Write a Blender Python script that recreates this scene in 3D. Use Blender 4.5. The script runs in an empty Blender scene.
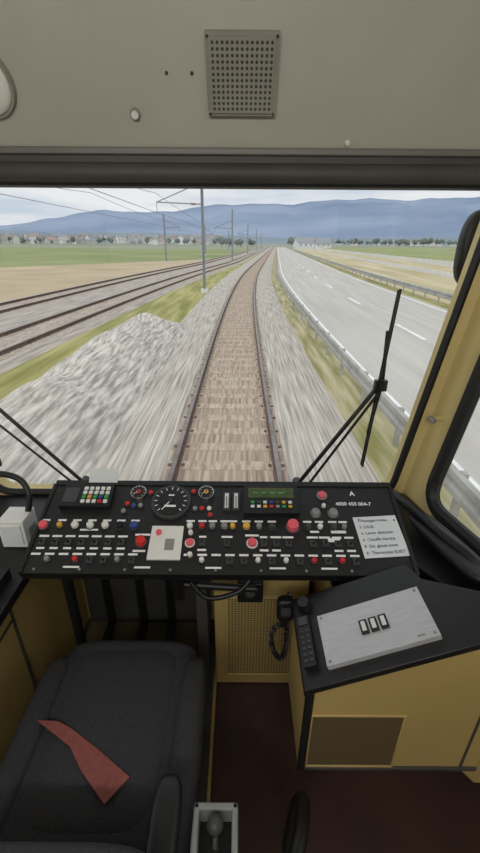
import bpy, math, random
from mathutils import Matrix, Vector
random.seed(7)
S = bpy.context.scene
S.view_settings.view_transform = 'Standard'

# ------------------------------------------------------------ helpers
def lin(c):
    out = []
    for v in c:
        v /= 255.0
        out.append(v/12.92 if v <= 0.04045 else ((v+0.055)/1.055)**2.4)
    return (out[0], out[1], out[2], 1.0)

def mat(name, c1, c2=None, scale=8.0, rough=0.6, metal=0.0, stretch=(1, 1, 1), uv=False, bump=0.0,
        detail=4.0, lo=0.35, hi=0.65, spec=0.5):
    m = bpy.data.materials.new(name); m.use_nodes = True
    nt = m.node_tree; b = nt.nodes['Principled BSDF']
    b.inputs['Roughness'].default_value = rough
    b.inputs['Metallic'].default_value = metal
    b.inputs['Specular IOR Level'].default_value = spec
    if c2 is None:
        c2 = tuple(min(255, v*1.06+2) for v in c1)
    tc = nt.nodes.new('ShaderNodeTexCoord'); mp = nt.nodes.new('ShaderNodeMapping')
    mp.inputs['Scale'].default_value = stretch
    nz = nt.nodes.new('ShaderNodeTexNoise'); nz.inputs['Scale'].default_value = scale
    nz.inputs['Detail'].default_value = detail
    cr = nt.nodes.new('ShaderNodeValToRGB')
    cr.color_ramp.elements[0].position = lo; cr.color_ramp.elements[1].position = hi
    cr.color_ramp.elements[0].color = lin(c1); cr.color_ramp.elements[1].color = lin(c2)
    nt.links.new(tc.outputs['UV' if uv else 'Object'], mp.inputs['Vector'])
    nt.links.new(mp.outputs[0], nz.inputs['Vector'])
    nt.links.new(nz.outputs['Fac'], cr.inputs['Fac'])
    nt.links.new(cr.outputs[0], b.inputs['Base Color'])
    if bump:
        bp = nt.nodes.new('ShaderNodeBump'); bp.inputs['Strength'].default_value = bump
        bp.inputs['Distance'].default_value = 0.01
        nt.links.new(nz.outputs['Fac'], bp.inputs['Height']); nt.links.new(bp.outputs[0], b.inputs['Normal'])
    return m

class B:
    def __init__(s, name):
        s.name = name; s.v = []; s.f = []; s.mi = []; s.mats = []
    def add(s, vs, fs, m, M=None):
        if m not in s.mats: s.mats.append(m)
        k = s.mats.index(m); o = len(s.v)
        for p in vs:
            p = Vector(p); s.v.append(M @ p if M else p)
        for f in fs:
            s.f.append([i+o for i in f]); s.mi.append(k)
    def box(s, c, d, m, R=None):
        x, y, z = [q/2 for q in d]
        vs = [Vector((i*x, j*y, k*z)) for i in (-1, 1) for j in (-1, 1) for k in (-1, 1)]
        if R: vs = [R @ p for p in vs]
        vs = [p+Vector(c) for p in vs]
        s.add(vs, [(0, 1, 3, 2), (4, 6, 7, 5), (0, 4, 5, 1), (2, 3, 7, 6), (0, 2, 6, 4), (1, 5, 7, 3)], m)
    def cyl(s, p, q, r, m, seg=20, r2=None):
        p = Vector(p); q = Vector(q); r2 = r if r2 is None else r2
        d = (q-p).normalized(); a = d.orthogonal().normalized(); b = d.cross(a)
        vs = []
        for (o, rr) in ((p, r), (q, r2)):
            for i in range(seg):
                t = 2*math.pi*i/seg; vs.append(o+a*rr*math.cos(t)+b*rr*math.sin(t))
        fs = [(i, (i+1) % seg, seg+(i+1) % seg, seg+i) for i in range(seg)]
        fs += [tuple(range(seg))[::-1], tuple(range(seg, 2*seg))]
        s.add(vs, fs, m)
    def tube(s, pts, r, m, seg=10):
        pts = [Vector(p) for p in pts]; n = len(pts); vs = []
        a = None
        for i, p in enumerate(pts):
            d = (pts[min(i+1, n-1)]-pts[max(i-1, 0)]).normalized()
            if a is None: a = d.orthogonal().normalized()
            a = (a-d*a.dot(d)).normalized(); b = d.cross(a)
            rr = r[i] if isinstance(r, (list, tuple)) else r
            for k in range(seg):
                t = 2*math.pi*k/seg; vs.append(p+a*rr*math.cos(t)+b*rr*math.sin(t))
        fs = []
        for i in range(n-1):
            for k in range(seg):
                fs.append((i*seg+k, i*seg+(k+1) % seg, (i+1)*seg+(k+1) % seg, (i+1)*seg+k))
        fs += [tuple(range(seg))[::-1], tuple(range((n-1)*seg, n*seg))]
        s.add(vs, fs, m)
    def prism(s, poly, z0, z1, m):
        n = len(poly)
        f0 = z0 if callable(z0) else (lambda x, y: z0)
        f1 = z1 if callable(z1) else (lambda x, y: z1)
        vs = [(x, y, f0(x, y)) for x, y in poly]+[(x, y, f1(x, y)) for x, y in poly]
        fs = [(i, (i+1) % n, n+(i+1) % n, n+i) for i in range(n)]+[tuple(range(n))[::-1], tuple(range(n, 2*n))]
        s.add(vs, fs, m)
    def sell(s, c, a, m, e1=0.4, e2=0.4, nu=32, nv=18, R=None):
        sg = lambda w, e: math.copysign(abs(w)**e, w)
        vs = []
        for j in range(nv+1):
            et = -math.pi/2+math.pi*j/nv
            for i in range(nu):
                om = 2*math.pi*i/nu
                p = Vector((a[0]*sg(math.cos(et), e1)*sg(math.cos(om), e2), a[1]*sg(math.cos(et), e1)*sg(math.sin(om), e2), a[2]*sg(math.sin(et), e1)))
                if R: p = R @ p
                vs.append(p+Vector(c))
        fs = [(j*nu+i, j*nu+(i+1) % nu, (j+1)*nu+(i+1) % nu, (j+1)*nu+i) for j in range(nv) for i in range(nu)]
        s.add(vs, fs, m)
    def finish(s, M=None, bevel=0, parent=None, ang=40):
        me = bpy.data.meshes.new(s.name)
        me.from_pydata([tuple(p) for p in s.v], [], s.f)
        for m in s.mats: me.materials.append(m)
        me.polygons.foreach_set('material_index', s.mi)
        me.update(); me.validate()
        for p in me.polygons: p.use_smooth = True
        me.set_sharp_from_angle(angle=math.radians(ang))
        o = bpy.data.objects.new(s.name, me); S.collection.objects.link(o)
        if M: o.matrix_world = M
        if parent: o.parent = parent
        if bevel:
            md = o.modifiers.new('bevel', 'BEVEL'); md.width = bevel; md.segments = 2; md.limit_method = 'ANGLE'
        return o

def smooth_path(pts, n=8):
    pts = [Vector(p) for p in pts]; P = [pts[0]]+pts+[pts[-1]]; out = []
    for i in range(1, len(P)-2):
        for k in range(n):
            t = k/n; a, b, c, d = P[i-1], P[i], P[i+1], P[i+2]
            out.append(0.5*((2*b)+(c-a)*t+(2*a-5*b+4*c-d)*t*t+(3*b-a-3*c+d)*t**3))
    out.append(pts[-1]); return out

def rounded(poly, r, n=6):
    out = []; L = len(poly)
    for i in range(L):
        p = Vector(poly[i]); a = (Vector(poly[i-1])-p).normalized(); b = (Vector(poly[(i+1) % L])-p).normalized()
        h = math.acos(max(-1, min(1, a.dot(b))))/2; t = r/math.tan(h)
        p0 = p+a*t; p1 = p+b*t
        for k in range(n+1):
            u = k/n; out.append((p0*(1-u)**2+p*2*u*(1-u)+p1*u*u)[:])
    return out

def holed(name, outer, inner, fn, thick, m):
    cu = bpy.data.curves.new(name, 'CURVE'); cu.dimensions = '2D'; cu.fill_mode = 'BOTH'
    for poly in (outer, inner):
        sp = cu.splines.new('POLY'); sp.points.add(len(poly)-1); sp.use_cyclic_u = True
        for i, p in enumerate(poly): sp.points[i].co = (p[0], p[1], 0, 1)
    o = bpy.data.objects.new(name+'_tmp', cu); S.collection.objects.link(o)
    dg = bpy.context.evaluated_depsgraph_get(); dg.update()
    me = bpy.data.meshes.new_from_object(o.evaluated_get(dg))
    bpy.data.objects.remove(o)
    for v in me.vertices: v.co = fn(v.co.x, v.co.y)
    me.materials.clear(); me.materials.append(m); me.name = name
    ob = bpy.data.objects.new(name, me); S.collection.objects.link(ob)
    md = ob.modifiers.new('s', 'SOLIDIFY'); md.thickness = thick; md.offset = 0
    return ob

# ------------------------------------------------------------ materials
M_upper = mat('painted_grey_panel', (176, 175, 165), (184, 183, 173), 3, 0.55)
M_yel = mat('mustard_paint', (214, 194, 134), (222, 202, 142), 3, 0.5)
M_yel2 = mat('mustard_paint_cabinet', (174, 150, 94), (182, 158, 100), 3, 0.5)
M_foot = mat('footwell_khaki', (96, 88, 64), (108, 98, 72), 6, 0.7)
M_blk = mat('black_plastic', (20, 20, 21), (26, 26, 27), 30, 0.45)
M_pan = mat('console_black_paint', (26, 26, 28), (34, 34, 36), 60, 0.5)
M_rub = mat('rubber_seal', (14, 14, 14), (20, 20, 20), 10, 0.6)
M_bar = mat('blind_housing_dark', (62, 61, 58), (70, 69, 66), 5, 0.6)
M_barlt = mat('blind_housing_edge', (104, 103, 98), (110, 109, 104), 5, 0.5)
M_seat = mat('seat_fabric', (48, 48, 52), (62, 62, 66), 250, 0.95, bump=0.3)
M_floor = mat('cab_floor_linoleum', (64, 46, 42), (76, 54, 48), 6, 0.45)
M_alu = mat('brushed_aluminium', (190, 190, 194), (200, 200, 204), 20, 0.4, 0.3, stretch=(1, 12, 1))
M_chr = mat('chrome', (200, 200, 200), (215, 215, 215), 5, 0.2, 1.0)
M_wht = mat('white_plastic', (226, 226, 220), (232, 232, 226), 5, 0.5)
M_pap = mat('paper', (216, 220, 220), (226, 230, 230), 4, 0.8)
M_ink = mat('blue_ink', (70, 74, 120), None, 5, 0.8)
M_txt = mat('white_lettering', (236, 236, 236), None, 5, 0.6)
M_red = mat('red_plastic', (200, 44, 40), None, 5, 0.4)
M_pink = mat('faded_red_plastic', (222, 92, 104), None, 5, 0.4)
M_yelb = mat('amber_plastic', (216, 164, 56), None, 5, 0.4)
M_grn = mat('green_plastic', (60, 150, 80), None, 5, 0.4)
M_blu = mat('blue_plastic', (50, 70, 140), None, 5, 0.4)
M_gry = mat('grey_plastic', (134, 136, 136), None, 5, 0.5)
M_dkg = mat('dark_grey_plastic', (62, 63, 64), None, 5, 0.5)
M_lcd = mat('lcd_screen', (66, 78, 46), (84, 96, 56), 40, 0.25)
M_gril = mat('speaker_grey', (138, 137, 128), None, 5, 0.6)
M_hole = mat('hole_dark', (62, 61, 57), None, 5, 0.9)
M_tube = mat('wiper_black', (16, 16, 18), None, 5, 0.4)
M_refl = mat('salmon_reflection', (138, 78, 74), (152, 88, 82), 60, 0.95, bump=0.2)  # tone of a glass reflection, put into a surface colour

def dotmat(name, base, dot, sc, thr, ax=('X', 'Z')):
    m = mat(name, base, None, 4, 0.5); nt = m.node_tree; b = nt.nodes['Principled BSDF']
    tc = nt.nodes.new('ShaderNodeTexCoord'); sp = nt.nodes.new('ShaderNodeSeparateXYZ'); cb = nt.nodes.new('ShaderNodeCombineXYZ')
    vo = nt.nodes.new('ShaderNodeTexVoronoi'); vo.voronoi_dimensions = '2D'; vo.inputs['Scale'].default_value = sc
    vo.inputs['Randomness'].default_value = 0
    lt = nt.nodes.new('ShaderNodeMath'); lt.operation = 'LESS_THAN'; lt.inputs[1].default_value = thr
    mx = nt.nodes.new('ShaderNodeMixRGB'); mx.inputs[1].default_value = lin(base); mx.inputs[2].default_value = lin(dot)
    L = nt.links.new
    L(tc.outputs['Object'], sp.inputs[0]); L(sp.outputs[ax[0]], cb.inputs[0]); L(sp.outputs[ax[1]], cb.inputs[1])
    L(cb.outputs[0], vo.inputs['Vector']); L(vo.outputs['Distance'], lt.inputs[0]); L(lt.outputs[0], mx.inputs[0])
    L(mx.outputs[0], b.inputs['Base Color'])
    return m
M_perf = dotmat('perforated_yellow', (166, 144, 90), (60, 50, 32), 80, 0.28)
M_vent = dotmat('vent_mesh', (108, 92, 64), (76, 64, 44), 160, 0.38)

def glassmat(name, refl=0.05):
    m = bpy.data.materials.new(name); m.use_nodes = True; nt = m.node_tree
    nt.nodes.remove(nt.nodes['Principled BSDF']); out = nt.nodes['Material Output']
    t = nt.nodes.new('ShaderNodeBsdfTransparent'); g = nt.nodes.new('ShaderNodeBsdfGlossy'); mx = nt.nodes.new('ShaderNodeMixShader')
    t.inputs[0].default_value = (0.98, 0.985, 0.98, 1); g.inputs['Roughness'].default_value = 0.02
    mx.inputs[0].default_value = refl
    nt.links.new(t.outputs[0], mx.inputs[1]); nt.links.new(g.outputs[0], mx.inputs[2]); nt.links.new(mx.outputs[0], out.inputs[0])
    return m
M_glass = glassmat('window_glass', 0.03)

# exterior
M_ball = mat('track_ballast', (144, 137, 127), (216, 208, 197), 1.0, 0.95, stretch=(22, 0.6, 1), uv=True, detail=7, lo=0.32, hi=0.68)
M_bed = mat('ballast_between_rails', (142, 124, 108), (194, 178, 160), 1.0, 0.95, stretch=(22, 0.7, 1), uv=True, detail=6)
M_bed2 = mat('siding_ballast', (150, 141, 132), (194, 185, 175), 1.0, 0.95, stretch=(8, 0.5, 1), uv=True, detail=7)
M_slp = mat('sleeper_concrete', (158, 140, 122), (200, 184, 166), 1.0, 0.9, stretch=(20, 3, 6), detail=6)
M_railtop = mat('rail_head_steel', (120, 112, 110), (148, 140, 136), 3, 0.35, 0.5)
M_rust = mat('rail_rust', (98, 76, 68), (118, 94, 82), 6, 0.8)
M_road = mat('asphalt_light', (188, 184, 176), (201, 197, 190), 1.0, 0.9, stretch=(2.5, 0.12, 1), uv=True, detail=5)
M_line = mat('road_paint', (236, 236, 234), None, 3, 0.8)
M_grs = mat('verge_grass', (132, 132, 70), (182, 174, 116), 1.0, 1.0, stretch=(2.6, 0.25, 1), detail=9)
M_verge = mat('verge_grass_gravel', (138, 134, 82), (196, 186, 154), 1.0, 1.0, stretch=(5, 0.4, 1), uv=True, detail=7)
M_fldb = mat('ploughed_field', (178, 160, 132), (196, 180, 150), 0.15, 1.0, detail=6)
M_fldg = mat('green_field', (126, 138, 84), (154, 158, 110), 0.05, 1.0, detail=5)
M_plain = mat('far_plain', (128, 140, 116), (160, 160, 136), 0.006, 1.0, stretch=(0.5, 2, 1), detail=3)
M_sand = mat('bare_earth', (180, 168, 128), (208, 196, 164), 1.0, 1.0, stretch=(0.5, 0.05, 1), uv=True)
M_grn2 = mat('meadow', (138, 148, 90), (160, 164, 114), 1.0, 1.0, stretch=(0.1, 0.02, 1), uv=True)
M_grav = mat('gravel_heap', (148, 143, 134), (222, 216, 206), 1.0, 0.95, stretch=(14, 1.2, 14), detail=9, lo=0.34, hi=0.64)
M_galv = mat('galvanised_steel', (160, 160, 154), (184, 184, 178), 3, 0.6, 0.1)
M_conc = mat('concrete', (206, 206, 202), None, 1, 0.9)
M_mast = mat('mast_steel', (140, 146, 152), None, 3, 0.6)
M_wire = mat('contact_wire', (120, 126, 134), None, 3, 0.6)
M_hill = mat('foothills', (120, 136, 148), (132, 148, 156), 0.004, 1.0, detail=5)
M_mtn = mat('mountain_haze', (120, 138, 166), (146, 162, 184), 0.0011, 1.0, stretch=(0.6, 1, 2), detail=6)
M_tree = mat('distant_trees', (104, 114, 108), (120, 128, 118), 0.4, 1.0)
M_h1 = mat('house_wall_white', (212, 213, 215), None, 1, 0.9)  # house walls and roofs: distance haze mixed into the colours
M_h2 = mat('house_wall_cream', (194, 192, 186), None, 1, 0.9)
M_h3 = mat('house_wall_grey', (170, 172, 174), None, 1, 0.9)
M_r1 = mat('roof_tile', (158, 140, 134), None, 1, 0.9)
M_r2 = mat('roof_grey', (144, 148, 154), None, 1, 0.9)

# ------------------------------------------------------------ exterior
K = 0.00085
def dcur(y):
    if y < 8: return 0.0
    if y < 55: return K*(y-8)**2
    return K*47*47+0.08*(y-55)
def e_sid(y): return max(0.0, min(0.047*(y-11.6), 2.9)) if y > 11.6 else 0.047*(y-11.6)
ys = [-12+i*1.0 for i in range(70)]+[60+i*4 for i in range(30)]+[180+i*20 for i in range(16)]

def ribbon(name, prof, m, y0=-12, y1=420, extra=None):
    """sweep a cross-section (x,z) along the curved alignment"""
    Y = [y for y in ys if y0 <= y <= y1]; n = len(prof); vs = []; uv = []; fs = []
    for y in Y:
        dx = dcur(y)+(extra(y) if extra else 0)
        for (x, z) in prof: vs.append((x+dx, y, z)); uv.append((x, y))
    for i in range(len(Y)-1):
        for k in range(n-1):
            fs.append((i*n+k, i*n+k+1, (i+1)*n+k+1, (i+1)*n+k))
    me = bpy.data.meshes.new(name); me.from_pydata(vs, [], fs); me.materials.append(m)
    ul = me.uv_layers.new(name='UVMap')
    for l in me.loops: ul.data[l.index].uv = uv[l.vertex_index]
    me.update()
    o = bpy.data.objects.new(name, me)
    S.collection.objects.link(o)
    return o

g = B('ground'); g.add([(-9000, -200, -1.42), (9000, -200, -1.42), (9000, 12000, -1.42), (-9000, 12000, -1.42)], [(0, 1, 2, 3)], M_plain); g.finish()
g = B('grass_verge'); g.add([(-60, -12, -1.36), (60, -12, -1.36), (60, 130, -1.36), (-60, 130, -1.36)], [(0, 1, 2, 3)], M_grs); g.finish()
g = B('ploughed_field'); g.add([(x, y, -1.33) for x, y in [(-12, -5), (-60, -5), (-56, 20), (-32, 56), (-11, 84), (-1, 104), (-4, 79), (-10, 20)]], [tuple(range(8))[::-1]], M_fldb); g.finish()
g = B('green_field'); g.add([(x, y, -1.345) for x, y in [(-600, 5), (-57, 5), (-32, 55), (-11, 83), (0, 110), (12, 240), (-600, 260)]], [tuple(range(7))], M_fldg); g.finish()

def track(name, cx, extra=None, y1=420):
    root = bpy.data.objects.new(name, None); S.collection.objects.link(root)
    for k, s in enumerate((-0.75, 0.75)):
        x = cx+s
        r = ribbon('rail_%d' % (k+1), [(x-.065, -1.29), (x-.065, -1.275), (x-.012, -1.25), (x-.012, -1.19), (x-.036, -1.18), (x-.036, -1.155), (x+.036, -1.155), (x+.036, -1.18), (x+.012, -1.19), (x+.012, -1.25), (x+.065, -1.275), (x+.065, -1.29)], M_rust, y1=y1, extra=extra)
        r.parent = root
        r = ribbon('rail_head_%d' % (k+1), [(x-.034, -1.1545), (x-.03, -1.15), (x+.03, -1.15), (x+.034, -1.1545)], M_railtop, y1=y1, extra=extra)
        r.parent = root
    b = B('sleepers'); y = -2.0
    while y < 160:
        dx = dcur(y)+(extra(y) if extra else 0)
        b.box((cx+dx, y, -1.332), (2.4, 0.26, 0.12), M_slp); y += 0.6
    b.finish(parent=root)
    b = B('fastenings'); y = -2.0
    while y < 40:
        dx = dcur(y)+(extra(y) if extra else 0)
        for s in (-.75, .75):
            for q in (-.1, .1): b.box((cx+dx+s+q, y, -1.270), (.05, .07, .016), M_rust)
        y += 0.6
    b.finish(parent=root)
    return root
track('railway_track', -0.2)
track('railway_track', -7.8, e_sid)
track('railway_track', -12.4, e_sid)
ribbon('ballast_bed', [(-2.75, -1.37), (-2.0, -1.262), (-1.14, -1.262), (-1.08, -1.277)], M_ball)
ribbon('ballast_bed', [(-1.08, -1.277), (0.68, -1.277)], M_bed)
ribbon('ballast_bed', [(0.68, -1.277), (0.74, -1.262), (1.5, -1.262), (2.2, -1.37)], M_ball)
ribbon('ballast_bed', [(-14.4, -1.36), (-13.9, -1.276), (-6.5, -1.276), (-6.1, -1.36)], M_bed2, extra=e_sid)
ribbon('roadside_verge', [(1.9, -1.345), (3.1, -1.31)], M_verge)
ribbon('road', [(2.85, -1.33), (2.9, -1.28), (10.5, -1.28), (10.55, -1.33)], M_road)
ribbon('road_edge_line', [(3.2, -1.274), (3.32, -1.274)], M_line)
ribbon('road_edge_line', [(10.0, -1.274), (10.12, -1.274)], M_line)
b = B('road_centre_line'); y = 5.0
while y < 260:
    a = dcur(y); c = dcur(y+3)
    b.add([(6.35+a, y, -1.273), (6.5+a, y, -1.273), (6.5+c, y+3, -1.273), (6.35+c, y+3, -1.273)], [(0, 1, 2, 3)], M_line); y += 9
b.finish()
def guard(name, x, side, y0=-10):
    root = bpy.data.objects.new(name, None); S.collection.objects.link(root)
    prof = [(x, -0.97), (x+side*.05, -0.94), (x+side*.05, -0.86), (x, -0.82), (x, -0.78), (x+side*.05, -0.74), (x+side*.05, -0.66), (x, -0.63)]
    r = ribbon('w_beam', prof, M_galv, y0=y0); r.parent = root
    b = B('posts'); y = y0
    while y < 200:
        b.box((x+.06+dcur(y), y, -1.02), (.06, .1, .74), M_galv); y += 2.0
    b.finish(parent=root)
guard('crash_barrier', 2.55, -1)
guard('crash_barrier', 11.1, -1)
ribbon('bare_earth_strip', [(11.6, -1.34), (30, -1.34)], M_sand, y0=-12, y1=300)
ribbon('side_road', [(30, -1.3), (36, -1.3)], M_conc, y1=400)
ribbon('concrete_barrier', [(29.6, -1.34), (29.7, -0.6), (29.9, -0.6), (30.0, -1.34)], M_conc, y1=280)
ribbon('concrete_barrier', [(20.6, -1.34), (20.7, -0.9), (20.9, -0.9), (21.0, -1.34)], M_conc, y0=40, y1=280)
ribbon('meadow', [(36, -1.33), (200, -1.33)], M_grn2, y1=420)

# gravel heap
vs = []; fs = []; nx, ny = 60, 130
for j in range(ny+1):
    y = -2+19.0*j/ny
    for i in range(nx+1):
        x = -5.1+3.2*i/nx
        u = (x+3.5)/1.55
        endt = min(1.0, max(0.0, (17.2-y)/2.6))
        h = max(0.0, 1-abs(u)**1.5)*0.80*endt**0.8*(1+0.12*math.sin(y*1.3)+0.07*math.sin(y*3.1+x*2))
        h += (random.random()-.5)*0.03*min(1, h*6)
        vs.append((x+dcur(y), y, -1.375+h))
for j in range(ny):
    for i in range(nx):
        fs.append((j*(nx+1)+i, j*(nx+1)+i+1, (j+1)*(nx+1)+i+1, (j+1)*(nx+1)+i))
g = B('gravel_heap'); g.add(vs, fs, M_grav); g.finish(ang=180)

def mast(x, y, h, arm):
    b = B('catenary_mast')
    b.box((x, y, -1.25), (.5, .5, .3), M_conc)
    w = .07 if y < 50 else .12
    for s in (-w, w): b.box((x+s, y, -1.2+h/2), (.04, .18, h), M_mast)
    b.box((x, y, -1.2+h/2), (w*2, .03, h), M_mast)
    if arm:
        z = 4.0; ex = x+arm; k = 1 if y < 50 else 2
        b.cyl((x, y, z), (ex, y, z+.1), .035*k, M_mast, 8)
        b.cyl((x, y, z+1.2), (ex, y, z+.1), .03*k, M_mast, 8)
        b.cyl((ex, y, z+.1), (ex, y, z-.5), .02*k, M_mast, 8)
        b.cyl((x+arm*.15, y, z), (x+arm*.25, y, z+.02), .07, M_r1, 8)
    b.finish()
mast(-2.5, 29, 8, -2.9)
mast(-1.5, 74, 8, -2.9)
mast(1.8, 122, 8, -2.9)
mast(6.0, 175, 8, -2.9)
mast(10.4, 230, 8, -2.9)
mast(-12.6, 73, 7.2, 2.5)
mast(-10.0, 122, 7.5, 2.5)
mast(-5, 175, 7.5, 2.5)
mast(0, 230, 7.5, 2.5)
for (x0, x1) in ((-5.4, 0), (-10, 0)):
    b = B('overhead_wire')
    P = [(-5.4+(x0+5.4), 0), (-5.4+(x0+5.4)*.9, 29), (-4.4+(x0+5.4)*.9, 74), (-1.1+(x0+5.4)*.9, 122), (3.1+(x0+5.4)*.9, 175), (7.5+(x0+5.4)*.9, 230)]
    for z, sag in ((3.5, 0), (4.6, .5)):
        pts = []
        for k in range(len(P)-1):
            for q in range(8):
                t = q/8; pts.append((P[k][0]*(1-t)+P[k+1][0]*t, P[k][1]*(1-t)+P[k+1][1]*t, z-sag*4*t*(1-t)))
        b.tube(pts, .014, M_wire, 5)
    b.finish()

prof = [(-1.6, .0), (-.9, .012), (-.62, .02), (-.54, .03), (-.45, .044), (-.36, .056), (-.28, .060), (-.2, .060), (-.1, .068), (0, .074), (.1, .078), (.25, .084), (.4, .088), (.6, .090), (1, .086), (1.6, .07)]
def pf(t, P):
    for (a, b), (c, d) in zip(P, P[1:]):
        if a <= t <= c: return b+(d-b)*(t-a)/(c-a)
    return 0
def ridge(name, d0, d1, P, m, amp, bz=-3):
    nx, ny = 160, 14; vs = []; fs = []
    for j in range(ny+1):
        f = j/ny; Y = d0+(d1-d0)*f
        for i in range(nx+1):
            t = -1.5+3.0*i/nx
            w = math.sin(t*23+f*3)*.5+math.sin(t*51+1.3+f*5)*.3+math.sin(t*97)*.2
            h = pf(t, P)*d1*(math.sin(f*math.pi/2)**1.2)+amp*w*f*(1.2-f)
            vs.append((t*Y, Y, bz+h))
    for j in range(ny):
        for i in range(nx): fs.append((j*(nx+1)+i, j*(nx+1)+i+1, (j+1)*(nx+1)+i+1, (j+1)*(nx+1)+i))
    b = B(name); b.add(vs, fs, m); b.finish(ang=180)
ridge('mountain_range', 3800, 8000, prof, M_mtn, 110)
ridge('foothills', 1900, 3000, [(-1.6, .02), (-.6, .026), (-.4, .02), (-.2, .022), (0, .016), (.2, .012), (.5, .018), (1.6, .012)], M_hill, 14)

def house(b, x, y, w, d, h, rot, mw, mr, z=-1.42):
    R = Matrix.Rotation(rot, 4, 'Z'); T = Matrix.Translation((x, y, z)) @ R
    vs = [(-w/2, -d/2, 0), (w/2, -d/2, 0), (w/2, d/2, 0), (-w/2, d/2, 0), (-w/2, -d/2, h), (w/2, -d/2, h), (w/2, d/2, h), (-w/2, d/2, h), (-w/2, 0, h+w*.28), (w/2, 0, h+w*.28)]
    b.add(vs, [(0, 1, 5, 4), (1, 2, 6, 5), (2, 3, 7, 6), (3, 0, 4, 7), (4, 7, 8), (5, 9, 6)], mw, T)
    o = .5
    b.add([(-w/2-o, -d/2-o, h-.2), (w/2+o, -d/2-o, h-.2), (w/2+o, 0, h+w*.3), (-w/2-o, 0, h+w*.3), (-w/2-o, d/2+o, h-.2), (w/2+o, d/2+o, h-.2)], [(0, 1, 2, 3), (3, 2, 5, 4)], mr, T)
    for k in range(3):
        b.add([(-w*.3+k*w*.3-.6, -d/2-.03, h*.45), (-w*.3+k*w*.3+.6, -d/2-.03, h*.45), (-w*.3+k*w*.3+.6, -d/2-.03, h*.75), (-w*.3+k*w*.3-.6, -d/2-.03, h*.75)], [(0, 1, 2, 3)], M_r2, T)
def tree(b, x, y, h, z=-1.42):
    b.cyl((x, y, z), (x, y, z+h*.5), h*.03, M_tree, 5)
    for k in range(3):
        b.sell((x+random.uniform(-.15, .15)*h, y+random.uniform(-.1, .1)*h, z+h*random.uniform(.5, .75)), (h*.27, h*.25, h*.3), M_tree, 1, 1, 8, 6)
b = B('town')
for i in range(560):
    Y = random.uniform(720, 1750); t = random.uniform(-.75, -.08)+random.gauss(0, .02)
    house(b, t*Y, Y, random.uniform(7, 20), random.uniform(8, 12), random.choice((3, 4, 5, 6, 9, 11)), random.uniform(-1.5, 1.5), random.choice((M_h1, M_h2, M_h3)), random.choice((M_r1, M_r2, M_r2)), -1.42+max(0, (Y-720)*.017))
for i in range(480):
    Y = random.uniform(690, 1750); tree(b, random.uniform(-.8, -.03)*Y, Y, random.uniform(5, 12), -1.42+max(0, (Y-700)*.015))
b.finish()
b = B('farmhouse'); house(b, 44, 310, 12, 9, 4, .2, M_h1, M_r2); house(b, 52, 345, 10, 8, 4, -.3, M_h2, M_r1); house(b, 66, 360, 14, 9, 3.5, .1, M_h1, M_r2); b.finish()
b = B('tree_line')
for i in range(190):
    Y = random.uniform(560, 1250); tree(b, random.uniform(.1, .8)*Y, Y, random.uniform(6, 13), -1.42+max(0, (Y-500)*.005))
for i in range(26):
    Y = random.uniform(900, 1300); t = random.uniform(.15, .7)
    house(b, t*Y, Y, 16, 10, 5, .2, M_h1, M_r2)
b.finish()
b = B('trees_by_track')
for i in range(12):
    Y = random.uniform(430, 520); tree(b, random.uniform(-.05, .04)*Y, Y, random.uniform(5, 9))
b.finish()

# ------------------------------------------------------------ cab shell
CX = -0.2
b = B('floor'); b.box((CX, -.1, -.02), (2.9, 3.2, .04), M_floor); b.finish()
b = B('footrest'); b.box((-.44, 1.2, .008), (.6, .44, .014), M_foot); b.box((-.44, 1.43, .33), (.6, .02, .62), M_bar)
for x in (-.63, -.47, -.33):
    b.box((x, 1.2, .025), (.035, .44, .02), M_blk); b.box((x, 1.41, .33), (.035, .02, .6), M_blk)
b.finish()
b = B('floor_trim_strip'); b.box((-.125, .75, .012), (.035, 1.1, .024), M_bar); b.box((-.1, .75, .008), (.012, 1.1, .016), M_yel2); b.finish()
b = B('ceiling'); b.box((CX, -.25, 2.38), (2.9, 2.75, .04), M_upper); b.finish()
b = B('wall_front_lower'); b.box((CX, 1.48, .365), (1.94, .06, .73), M_yel2); b.finish()
ZB = .772
outer = [(CX-.98, .73), (CX+.98, .73), (CX+1.22, 2.36), (CX-1.22, 2.36)]
inn = [(CX-.845, ZB), (CX+.845, ZB), (CX+1.02, 1.96), (CX-1.02, 1.96)]
holed('wall_front', outer, rounded(inn, .09), lambda x, z: Vector((x, 1.48, z)), .06, M_yel)
b = B('window_1'); ri = rounded([(CX-.85, ZB-.005), (CX+.85, ZB-.005), (CX+1.025, 1.965), (CX-1.025, 1.965)], .09)
b.add([(x, 1.485, z) for x, z in ri], [tuple(range(len(ri)))], M_glass)
ri2 = rounded(inn, .09)
b.tube([(x, 1.445, z) for x, z in ri2]+[(ri2[0][0], 1.445, ri2[0][1])], .015, M_rub, 8); b.finish()

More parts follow.
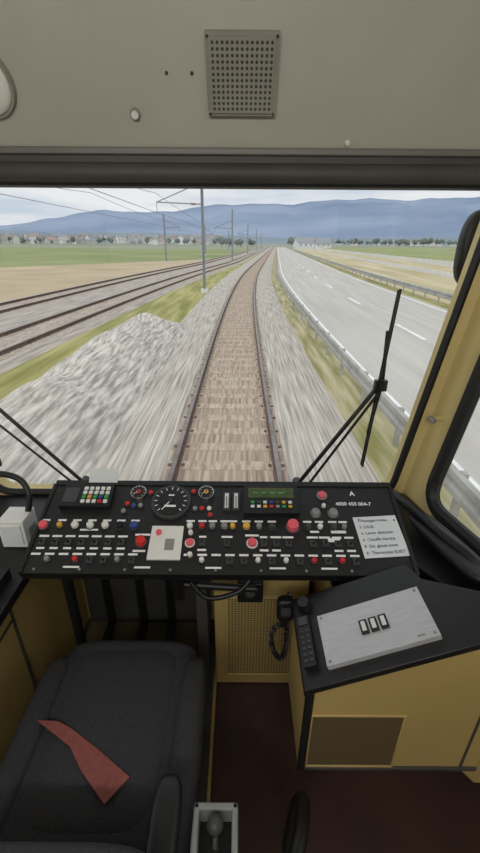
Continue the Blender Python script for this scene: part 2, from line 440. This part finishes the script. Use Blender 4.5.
def wx(y, z, s):
    return CX+s*(.94+.15*max(0, z-.8)+.24*(1.36-y))
for s, nm, wn in ((1, 'wall_right', 'window_2'), (-1, 'wall_left', 'window_3')):
    w = B(nm+'_lower')
    w.add([(wx(1.46, .8, s), 1.46, 0), (wx(-1.6, .8, s), -1.6, 0), (wx(-1.6, .8, s), -1.6, .8), (wx(1.46, .8, s), 1.46, .8)], [(0, 1, 2, 3)], M_yel2)
    o = w.finish(); md = o.modifiers.new('s', 'SOLIDIFY'); md.thickness = .03
    out = [(1.46, .78), (-1.6, .78), (-1.6, 2.36), (1.46, 2.36)]
    hole = rounded([(1.31, .83), (.25, .83), (.25, 1.75), (1.31, 1.75)], .1)
    holed(nm, out, hole, lambda y, z, s=s: Vector((wx(y, z, s), y, z)), .03, M_yel)
    w = B(wn)
    w.add([(wx(y, z, s), y, z) for y, z in hole], [tuple(range(len(hole)))], M_glass)
    w.tube([(wx(y, z, s)-s*.02, y, z) for y, z in hole]+[(wx(hole[0][0], hole[0][1], s)-s*.02,)+tuple(hole[0])], .027, M_rub, 8)
    w.finish()
# rear bulkhead with a wide glazed opening
bh = rounded([(CX-1.2, 1.15), (CX+1.2, 1.15), (CX+1.2, 2.1), (CX-1.2, 2.1)], .08)
holed('wall_back', [(CX-1.72, 0), (CX+1.72, 0), (CX+1.72, 2.36), (CX-1.72, 2.36)], bh, lambda x, z: Vector((x, -1.62, z)), .03, M_upper)
b = B('window_4'); b.add([(x, -1.62, z) for x, z in bh], [tuple(range(len(bh)))], M_glass); b.tube([(x, -1.6, z) for x, z in bh]+[(bh[0][0], -1.6, bh[0][1])], .015, M_rub, 8); b.finish()

b = B('header_panel')
y0, z0, y1, z1 = 1.337, 1.987, 1.10, 2.34
n = Vector((0, -(z1-z0), -(y0-y1))).normalized()
e = -n*.02
b.add([(CX-1.3, y0, z0), (CX+1.3, y0, z0), (CX+1.3, y1, z1), (CX-1.3, y1, z1), (CX-1.3, y0+e.y, z0+e.z), (CX+1.3, y0+e.y, z0+e.z), (CX+1.3, y1+e.y, z1+e.z), (CX-1.3, y1+e.y, z1+e.z)],
      [(0, 1, 2, 3), (7, 6, 5, 4), (0, 4, 5, 1), (3, 2, 6, 7)], M_upper)
b.finish()
up = Vector((0, y1-y0, z1-z0)).normalized()
def HP(x, t):
    M = Matrix.Identity(4)
    ux = Vector((1, 0, 0)); uz = ux.cross(up)
    for i in range(3):
        M[i][0] = ux[i]; M[i][1] = up[i]; M[i][2] = uz[i]
    p = Vector((x, y0, z0))+up*t
    M[0][3], M[1][3], M[2][3] = p
    return M
b = B('loudspeaker')
b.box((0, 0, .008), (.172, .160, .016), M_gril); b.box((0, 0, .018), (.155, .145, .006), M_gril)
for i in range(13):
    for j in range(12):
        b.cyl((-.069+i*.0115, -.063+j*.0115, .0205), (-.069+i*.0115, -.063+j*.0115, .0215), .0036, M_hole, 8)
for i in (-1, 1):
    for j in (-1, 1): b.cyl((i*.080, j*.074, .016), (i*.080, j*.074, .019), .004, M_chr, 8)
b.finish(HP(-.001, .166), bevel=.002)
b = B('panel_screws')
for x, t, r in ((-.185, .168, .004), (-.123, .168, .004)): b.cyl((x, t, -.001), (x, t, .003), r, M_hole, 10)
b.finish(HP(0, 0))
b = B('header_button'); b.cyl((0, 0, 0), (0, 0, .008), .013, M_gril, 16); b.cyl((0, 0, .008), (0, 0, .014), .009, M_wht, 16); b.finish(HP(-.279, .085))
b = B('header_button'); b.cyl((0, 0, 0), (0, 0, .008), .007, M_wht, 16, .005); b.finish(HP(.29, .02))
b = B('ceiling_lamp'); b.cyl((0, 0, 0), (0, 0, .012), .080, M_gril, 40, .076); b.sell((0, 0, .012), (.070, .070, .02), M_wht, 1, 1); b.finish(HP(-.645, .15))
b = B('roller_blind_housing')
b.box((CX, 1.385, 1.945), (2.5, .1, .085), M_bar)
b.cyl((CX-1.25, 1.335, 1.93), (CX+1.02, 1.335, 1.93), .026, M_bar, 20)
b.box((CX, 1.36, 1.902), (2.44, .06, .008), M_rub)
b.box((CX, 1.33, 1.982), (2.5, .012, .018), M_barlt)
b.box((.835, 1.33, 1.94), (.035, .09, .12), M_dkg)
b.finish(bevel=.004)

# ------------------------------------------------------------ console
SL = math.radians(20)
MC = Matrix.Translation((0, .925, .828)) @ Matrix.Rotation(SL, 4, 'X')
XL, XR = -.672, .548; TD = .338
con = B('driver_console')
con.box(((XL+XR)/2, TD/2, -.02), (XR-XL, TD, .04), M_pan)
con.box(((XL+XR)/2, .012, -.016), (XR-XL+.01, .026, .03), M_blk)
con.box(((XL+XR)/2, .2, -.075), (XR-XL-.06, .26, .09), M_blk)
con.box(((XL+XR)/2, TD+.005, -.03), (XR-XL, .02, .07), M_blk)
con.box((XL, TD/2, -.015), (.012, TD, .04), M_blk); con.box((XR, TD/2, -.015), (.012, TD, .04), M_blk)
for i in range(9):
    con.cyl((XL+.04+i*.14, .012, 0), (XL+.04+i*.14, .012, .004), .004, M_gry, 8)
def gauge(x, t, r, face=M_blk, big=False):
    con.cyl((x, t, 0), (x, t, .014), r, M_chr if not big else M_dkg, 40)
    con.cyl((x, t, .014), (x, t, .016), r*.88, face, 40)
    n = 13 if big else 9
    for k in range(n):
        a = math.radians(225-270*k/(n-1)); c, s_ = math.cos(a), math.sin(a)
        R = Matrix.Rotation(a, 3, 'Z')
        con.box((x+c*r*.76, t+s_*r*.76, .0165), (r*.16, r*.04, .001), M_txt, R)
    a = math.radians(215 if not big else 235); R = Matrix.Rotation(a, 3, 'Z')
    con.box((x+math.cos(a)*r*.3, t+math.sin(a)*r*.3, .018), (r*.75, r*.05, .001), M_txt, R)
    con.cyl((x, t, .016), (x, t, .021), r*.1, M_dkg, 12)
gauge(-.24, .258, .068, big=True)
con.box((-.24, .236, .0168), (.04, .008, .001), M_txt); con.box((-.24, .281, .0168), (.02, .006, .001), M_txt)
gauge(-.36, .296, .028); gauge(-.119, .298, .028)
con.cyl((-.36, .296, .016), (-.36, .296, .0172), .009, M_red, 12)
con.cyl((-.119, .298, .016), (-.119, .298, .0172), .009, M_yelb, 12)
def knob(x, t, r, m, h=.016, ring=M_dkg):
    con.cyl((x, t, 0), (x, t, .005), r*1.25, ring, 20); con.cyl((x, t, .005), (x, t, h), r, m, 20, r*.92)
def label(x, t, w=.03, h=.007): con.box((x, t, .0012), (w, h, .0016), M_txt)
def toggle(x, t):
    con.box((x, t, .003), (.02, .022, .006), M_dkg); con.cyl((x, t, .005), (x, t-.006, .026), .0032, M_blk, 8, .0048)
con.box((-.535, .274, .012), (.175, .092, .024), M_blk)
con.box((-.59, .274, .0245), (.05, .06, .002), M_dkg)
keys = [M_wht, M_wht, M_wht, M_grn, M_wht, M_wht, M_wht, M_yelb, M_wht, M_wht, M_wht, M_grn, M_red, M_wht, M_wht, M_blu]
for i in range(5):
    for j in range(4): con.box((-.542+i*.0195, .246+j*.018, .027), (.013, .012, .006), keys[(i*4+j*3) % 16])
for x in (-.045, -.012):
    con.box((x, .264, .005), (.024, .075, .01), M_dkg); con.box((x, .264, .011), (.013, .06, .003), M_pap)
    con.box((x, .258, .0128), (.005, .045, .001), M_gry)
con.box((.11, .262, .014), (.19, .118, .028), M_blk)
con.box((.11, .285, .0285), (.16, .042, .002), M_lcd)
for i in range(7):
    for j in range(2):
        con.box((.045+i*.0215, .228+j*.017, .030), (.012, .009, .004), random.choice([M_grn, M_red, M_wht, M_yelb, M_dkg, M_blu, M_gry]))
for i in range(4): con.box((.055+i*.03, .285, .0297), (.018, .006, .0006), M_grn)
knob(.295, .294, .015, M_pink, .012, M_gry); knob(.262, .218, .015, M_gry, .018, M_chr); knob(.322, .218, .015, M_gry, .018, M_chr); knob(.293, .246, .007, M_wht)
for x, t, m in ((-.392, .252, M_red), (-.368, .245, M_blu), (-.345, .245, M_gry), (-.318, .3, M_red), (-.165, .306, M_red), (-.13, .234, M_red), (-.105, .234, M_wht), (-.154, .234, M_gry), (-.40, .222, M_gry), (-.1, .209, M_red)):
    knob(x, t, .008, m, .01)
row1 = [(-.655, M_pink, .015), (-.6, M_yelb, .009), (-.549, M_wht, .012), (-.498, M_wht, .012), (-.448, M_wht, .012), (-.4, M_blk, .012), (-.352, M_blu, .013), (-.165, M_wht, .010), (-.125, M_red, .009), (-.09, M_gry, .010), (-.05, M_gry, .011), (-.022, M_yelb, .009), (.024, M_yelb, .012), (.066, M_gry, .009), (.11, M_dkg, .010), (.23, M_dkg, .009), (.27, M_wht, .009), (.315, M_dkg, .010), (.35, M_gry, .008)]
for x, m, r in row1: knob(x, .164, r, m); label(x, .186, .028)
knob(.178, .164, .020, M_pink, .026)
x = -.64
while x < -.34:
    toggle(x, .104); label(x, .126, .032); label(x+.002, .083, .026); x += .043
knob(-.318, .104, .016, M_red, .024); label(-.318, .133, .05); label(-.32, .075, .04)
con.box((-.238, .104, .003), (.105, .12, .006), M_wht); knob(-.265, .138, .010, M_pink, .014); con.box((-.225, .096, .0065), (.03, .04, .001), M_gry)
knob(-.16, .104, .013, M_pink, .012, M_wht); knob(-.155, .06, .008, M_wht); knob(-.16, .138, .008, M_wht)
knob(.042, .104, .015, M_pink, .016, M_wht); label(.042, .133, .045)
x = -.12
while x < .38:
    if abs(x-.042) > .03 and random.random() < .93:
        toggle(x, .104); label(x, .127, random.choice((.03, .036, .024)))
        if random.random() < .7: label(x, .08, .028)
    x += .04
x = -.645
while x < .38:
    if not (-.3 < x < -.18):
        r = random.random()
        if r < .55: toggle(x, .043)
        elif r < .8: knob(x, .043, .008, random.choice((M_wht, M_red, M_gry, M_dkg)))
        label(x, .063, .03)
    x += .044
label(.25, .148, .03); label(.33, .148, .05, .01); label(.31, .118, .04, .014); label(-.5, .15, .06, .006)
for x in (-.52, -.3, -.08, .12, .28): label(x, .02, .05, .006)
Rp = Matrix.Rotation(math.radians(4), 3, 'Z')
con.box((.466, .134, .002), (.148, .15, .0015), M_pap, Rp)
for i in (-1, 1): con.cyl((.466+i*.06, .134+.06, .003), (.466+i*.06, .134+.06, .005), .004, M_gry, 10)
co = con.finish(MC, bevel=.0012)
def text(s, x, t, size, m, h=.003, rz=0, off=0):
    cu = bpy.data.curves.new('lettering', 'FONT'); cu.body = s; cu.size = size; cu.extrude = .0003; cu.offset = off
    cu.materials.append(m)
    o = bpy.data.objects.new('lettering', cu); S.collection.objects.link(o)
    o.parent = co; o.location = (x, t, h); o.rotation_euler = (0, 0, rz)
text('A', .395, .294, .026, M_txt, off=.0006); text('4000 450 004-7', .338, .252, .0195, M_txt, off=.0003)
for i, w in enumerate(['1 Passages niveau', '3  S.N.B.', '4  Levier direction', '6  Chauffe marche', '8  Ess. glaces avant', 'R  Thermostat SUIET']):
    text(w, .401+i*.001, .184-i*.0235, .0145, M_ink, .0035, math.radians(4))
b = B('paper_note'); b.box((-.5, 1.262, .968), (.105, .002, .055), M_pap, Matrix.Rotation(math.radians(-40), 3, 'X')); b.finish()

b = B('console_support')
b.cyl((-.62, 1.08, 0), (-.62, 1.08, .77), .018, M_blk); b.cyl((-.62, 1.08, 0), (-.62, 1.08, .02), .04, M_blk)
b.box((-.14, 1.12, .4), (.04, .06, .8), M_bar); b.box((-.4, 1.16, .7), (.5, .1, .12), M_blk)
b.cyl((-.2, .99, .72), (.06, .99, .70), .012, M_blk); b.cyl((-.2, 1.0, .66), (-.2, .96, .79), .02, M_blk)
b.tube(smooth_path([(-.16, .98, .74), (-.1, .96, .69), (0, .97, .71), (.05, 1.0, .76)]), .008, M_blk)
b.finish()
b = B('dashboard_ledge'); b.box((CX, 1.34, .735), (1.86, .2, .05), M_blk); b.finish(bevel=.004)
b = B('centre_locker'); b.box((.085, 1.25, .35), (.36, .26, .68), M_yel2); b.box((.1, 1.117, .3), (.29, .006, .44), M_perf)
b.box((.1, 1.115, .53), (.31, .008, .012), M_yel2); b.box((.1, 1.115, .075), (.31, .008, .012), M_yel2); b.box((.25, 1.115, .3), (.012, .008, .46), M_yel2); b.box((-.05, 1.115, .3), (.012, .008, .46), M_yel2)
b.finish(bevel=.003)
b = B('switch_box'); b.box((.04, 1.06, .64), (.09, .07, .09), M_blk); b.cyl((.04, 1.02, .65), (.04, 1.01, .65), .018, M_dkg); b.finish(bevel=.006)

# right side desk: top tilts towards the driver
SM = .45
def dz(x, y): return .75+SM*(x-.17)
b = B('side_desk')
b.prism([(.172, .635), (.68, .635), (.68, .68), (.5, .83), (.48, .90), (.172, .90)], .385, lambda x, y: dz(x, y)-.022, M_yel2)
b.prism([(.164, .625), (.688, .625), (.688, .69), (.51, .84), (.49, .905), (.164, .905)], lambda x, y: dz(x, y)-.022, dz, M_blk)
b.box((.18, .632, .56), (.022, .01, .345), M_blk)
b.box((.313, .633, .523), (.24, .006, .225), M_vent); 
for q in (-1, 1):
    b.box((.313, .632, .523+q*.116), (.25, .008, .008), M_yel2); b.box((.313+q*.122, .632, .523), (.008, .008, .236), M_yel2)
b.box((.43, .633, .392), (.5, .008, .014), M_bar)
b.box((.632, .633, .6), (.007, .005, .42), M_bar)
b.prism([(.3, .9), (.5, .9), (.7, .64), (.86, .64), (.72, 1.43), (.3, 1.43)], .3, .735, M_yel2)
b.prism([(.3, .905), (.5, .9), (.7, .64), (.87, .64), (.73, 1.44), (.3, 1.44)], .735, .757, M_blk)
b.finish(bevel=.003)
b = B('desk_plinth'); b.prism([(.4, 1.0), (.78, 1.0), (.72, 1.43), (.4, 1.43)], 0, .30, M_bar); b.finish()
th = math.atan(SM)
def DM(x, y, h=0):
    return Matrix.Translation((x, y, dz(x, y))) @ Matrix.Rotation(-th, 4, 'Y') @ Matrix.Translation((0, 0, h))
b = B('switch_plate')
b.box((0, 0, .008), (.285, .148, .016), M_alu)
for i in (-1, 1):
    for j in (-1, 1): b.cyl((i*.132, j*.064, .016), (i*.132, j*.064, .018), .004, M_gry, 10)
for i in range(3):
    b.box((-.025+i*.026, 0, .018), (.021, .04, .006), M_blk); b.box((-.025+i*.026, 0, .022), (.011, .026, .006), M_wht)
b.box((.10, -.062, .0165), (.02, .005, .001), M_gry)
b.finish(DM(.358, .733), bevel=.0015)
b = B('radio_handset_unit')
b.box((0, 0, .010), (.034, .15, .02), M_blk)
for i in range(2):
    for j in range(6): b.box((-.008+i*.016, -.06+j*.017, .0215), (.009, .007, .003), M_dkg)
b.box((0, .056, .022), (.026, .026, .004), M_dkg)
b.finish(DM(.19, .745), bevel=.003)
b = B('control_knob'); b.cyl((0, 0, 0), (0, 0, .03), .022, M_blk, 20, .018); b.finish(DM(.20, .86), bevel=.002)
b = B('radio_microphone')
b.sell((.15, .93, .68), (.028, .02, .045), M_blk, .5, .5); b.box((.15, .912, .685), (.03, .006, .035), M_dkg)
b.cyl((.15, .93, .64), (.15, .935, .60), .012, M_blk)
path = smooth_path([(.15, .935, .61), (.115, .95, .55), (.12, .95, .46), (.15, .95, .41), (.163, .94, .48), (.16, .93, .60), (.165, .95, .72)], 30)
coil = []
for i, p in enumerate(path):
    a = i*1.1; coil.append(p+Vector((math.cos(a)*.007, math.sin(a)*.007, math.sin(a)*.003)))
b.tube(coil, .0035, M_blk, 6); b.finish()

b = B('window_ledge')
b.prism([(.56, 1.44), (.70, 1.44), (.83, .82), (.86, .70), (.72, .70), (.66, .9), (.56, 1.05)], .757, .785, M_blk); b.finish(bevel=.006)
b = B('grab_handle')
b.tube(smooth_path([(.60, 1.38, .79), (.60, 1.35, .84), (.62, 1.28, .86), (.68, 1.10, .855), (.74, .97, .845), (.76, .93, .79)]), .018, M_blk, 12)
b.sell((.70, 1.06, .835), (.05, .17, .018), M_pan, .6, .6, R=Matrix.Rotation(math.radians(16), 3, 'Z'))
b.finish()
b = B('window_latch'); b.box((.76, 1.40, 1.15), (.08, .012, .014), M_yel); b.cyl((.725, 1.40, 1.15), (.725, 1.37, 1.15), .010, M_gry, 12); b.finish(bevel=.002)

b = B('side_cabinet')
b.prism([(-.76, .3), (-.76, 1.44), (-1.09, 1.44), (-1.30, .3)], 0.01, .72, M_yel2)
b.prism([(-.70, .28), (-.70, 1.05), (-.75, 1.44), (-1.10, 1.445), (-1.31, .28)], .72, .755, M_blk)
b.box((-.758, .95, .36), (.008, .01, .66), M_bar); b.box((-.756, .7, .60), (.006, .5, .01), M_bar)
b.finish(bevel=.003)
b = B('telephone_box')
b.box((-.795, 1.16, .815), (.09, .09, .11), M_wht); b.box((-.795, 1.113, .815), (.07, .006, .08), M_pap); b.box((-.748, 1.16, .80), (.004, .05, .05), M_gry)
b.finish(bevel=.008)
b = B('gooseneck_microphone')
b.tube(smooth_path([(-.76, 1.18, .87), (-.755, 1.2, .93), (-.79, 1.22, .98), (-.87, 1.22, 1.0), (-.98, 1.2, .985)]), .011, M_blk, 10)
b.sell((-1.0, 1.195, .975), (.035, .02, .02), M_blk, 1, 1); b.finish()
b = B('small_control_box'); b.box((-.80, .90, .775), (.12, .16, .04), M_blk); b.box((-.79, .93, .797), (.06, .02, .003), M_txt); b.box((-.79, .87, .797), (.06, .02, .003), M_red); b.finish(bevel=.004)

# ------------------------------------------------------------ seat
b = B('driver_seat')
b.sell((-.36, .66, .44), (.258, .28, .075), M_seat, .45, .35, 40, 20)
b.sell((-.36, .68, .475), (.18, .25, .055), M_seat, .6, .4, 40, 20)
for s in (-1, 1): b.sell((-.36+s*.22, .64, .485), (.04, .25, .05), M_seat, .7, .5, 24, 14)
b.sell((-.36, .90, .455), (.22, .06, .06), M_seat, .7, .5)
b.box((-.36, .66, .35), (.4, .42, .06), M_blk)
b.cyl((-.36, .62, .02), (-.36, .62, .34), .06, M_blk); b.cyl((-.36, .62, 0), (-.36, .62, .03), .2, M_blk, 32)
b.sell((-.36, .31, .58), (.22, .05, .19), M_seat, .5, .4)
b.finish()
b = B('reflection_patch')  # thin sheet standing in for a salmon reflection over the seat
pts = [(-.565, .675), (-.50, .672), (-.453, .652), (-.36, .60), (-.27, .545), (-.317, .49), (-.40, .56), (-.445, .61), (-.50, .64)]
b.prism(pts, .5305, .5335, M_refl); b.finish(bevel=.001)
b = B('seat_armrest')
b.sell((-.155, .41, .62), (.033, .1, .028), M_blk, .6, .6); b.box((-.155, .38, .53), (.03, .04, .2), M_blk); b.box((-.17, .43, .45), (.02, .2, .04), M_blk); b.finish()
b = B('brake_lever_box')
for s in (-1, 1):
    b.box((-.048+s*.043, .40, .565), (.014, .14, .07), M_gry); b.box((-.048, .40+s*.063, .565), (.10, .014, .07), M_gry)
b.box((-.048, .40, .54), (.09, .13, .01), M_blk); b.box((-.048, .40, .27), (.08, .1, .54), M_bar)
b.cyl((-.048, .42, .54), (-.048, .43, .59), .012, M_chr); b.sell((-.048, .43, .60), (.018, .018, .018), M_dkg, 1, 1)
b.finish(bevel=.004)
b = B('floor_grab_rail')
b.tube(smooth_path([(.16, .60, 0), (.165, .58, .3), (.17, .54, .43), (.15, .46, .50), (.12, .38, .49), (.11, .34, .3), (.11, .33, 0)]), .018, M_blk, 14); b.finish()

b = B('windscreen_wiper'); Y = 1.53
b.cyl((.26, 1.56, .765), (.26, 1.47, .765), .02, M_tube)
b.tube([(.26, Y, .765), (.556, Y, 1.235)], .009, M_tube); b.tube([(.31, Y, .765), (.552, Y, 1.19)], .006, M_tube)
b.box((.562, Y, 1.235), (.05, .02, .045), M_tube); b.tube([(.575, Y, 1.60), (.535, Y, .87)], .006, M_tube)
b.tube([(.562, Y+.01, 1.45), (.575, Y+.02, 1.24), (.545, Y+.01, 1.02)], .008, M_tube)
b.box((.556, Y-.01, 1.235), (.006, .012, .74), M_tube, Matrix.Rotation(math.radians(3.1), 3, 'Y')); b.finish()
b = B('windscreen_wiper')
b.cyl((-.70, 1.56, .765), (-.70, 1.47, .765), .02, M_tube)
b.tube([(-.70, Y, .765), (-1.02, Y, 1.15)], .008, M_tube); b.tube([(-.75, Y, .765), (-1.06, Y, 1.10)], .005, M_tube)
b.box((-1.04, Y, 1.14), (.05, .02, .045), M_tube); b.box((-1.075, Y, 1.2), (.012, .014, .7), M_tube, Matrix.Rotation(math.radians(-3), 3, 'Y')); b.finish()
b = B('wing_mirror')
b.sell((.895, 1.66, 1.735), (.075, .035, .135), M_blk, .7, .6); b.cyl((.93, 1.66, 1.85), (1.0, 1.6, 2.0), .012, M_blk); b.cyl((.93, 1.66, 1.62), (1.0, 1.6, 1.5), .012, M_blk)
b.finish()

# ------------------------------------------------------------ lights
W = bpy.data.worlds.new('World'); S.world = W; W.use_nodes = True; nt = W.node_tree
bg = nt.nodes['Background']; tc = nt.nodes.new('ShaderNodeTexCoord'); mp = nt.nodes.new('ShaderNodeMapping'); mp.inputs['Scale'].default_value = (1, 1, 7)
nz = nt.nodes.new('ShaderNodeTexNoise'); nz.inputs['Scale'].default_value = 3.6; nz.inputs['Detail'].default_value = 7
cr = nt.nodes.new('ShaderNodeValToRGB'); cr.color_ramp.elements[0].position = .34; cr.color_ramp.elements[1].position = .58
cr.color_ramp.elements[0].color = (.58, .66, .76, 1); cr.color_ramp.elements[1].color = (.86, .88, .90, 1)
nt.links.new(tc.outputs['Generated'], mp.inputs[0]); nt.links.new(mp.outputs[0], nz.inputs[0]); nt.links.new(nz.outputs['Fac'], cr.inputs[0]); nt.links.new(cr.outputs[0], bg.inputs[0])
bg.inputs[1].default_value = 1.0
sl = bpy.data.lights.new('sun', 'SUN'); sl.energy = 1.1; sl.angle = math.radians(50); sl.color = (1, .96, .9); so = bpy.data.objects.new('sun', sl); S.collection.objects.link(so)
so.rotation_euler = (math.radians(35), math.radians(-25), 0)
al = bpy.data.lights.new('cab_fill_light', 'AREA'); al.shape = 'RECTANGLE'; al.size = 1.4; al.size_y = .1; al.energy = 18; al.color = (1, .97, .93)  # added fill without a fixture, aimed forward to brighten the header panel
ao = bpy.data.objects.new('cab_fill_light', al); S.collection.objects.link(ao); ao.location = (CX, -.9, 2.29); ao.rotation_euler = (math.radians(84), 0, 0)

cd = bpy.data.cameras.new('camera'); cam = bpy.data.objects.new('camera', cd); S.collection.objects.link(cam)
cd.sensor_fit = 'VERTICAL'; cd.sensor_height = 36; cd.lens = 16.88; cd.clip_start = .02; cd.clip_end = 20000
cam.matrix_world = Matrix.Translation((0, 0, 1.75)) @ Matrix.Rotation(math.radians(90-24.6), 4, 'X') @ Matrix.Rotation(math.radians(.4), 4, 'Z')
S.camera = cam
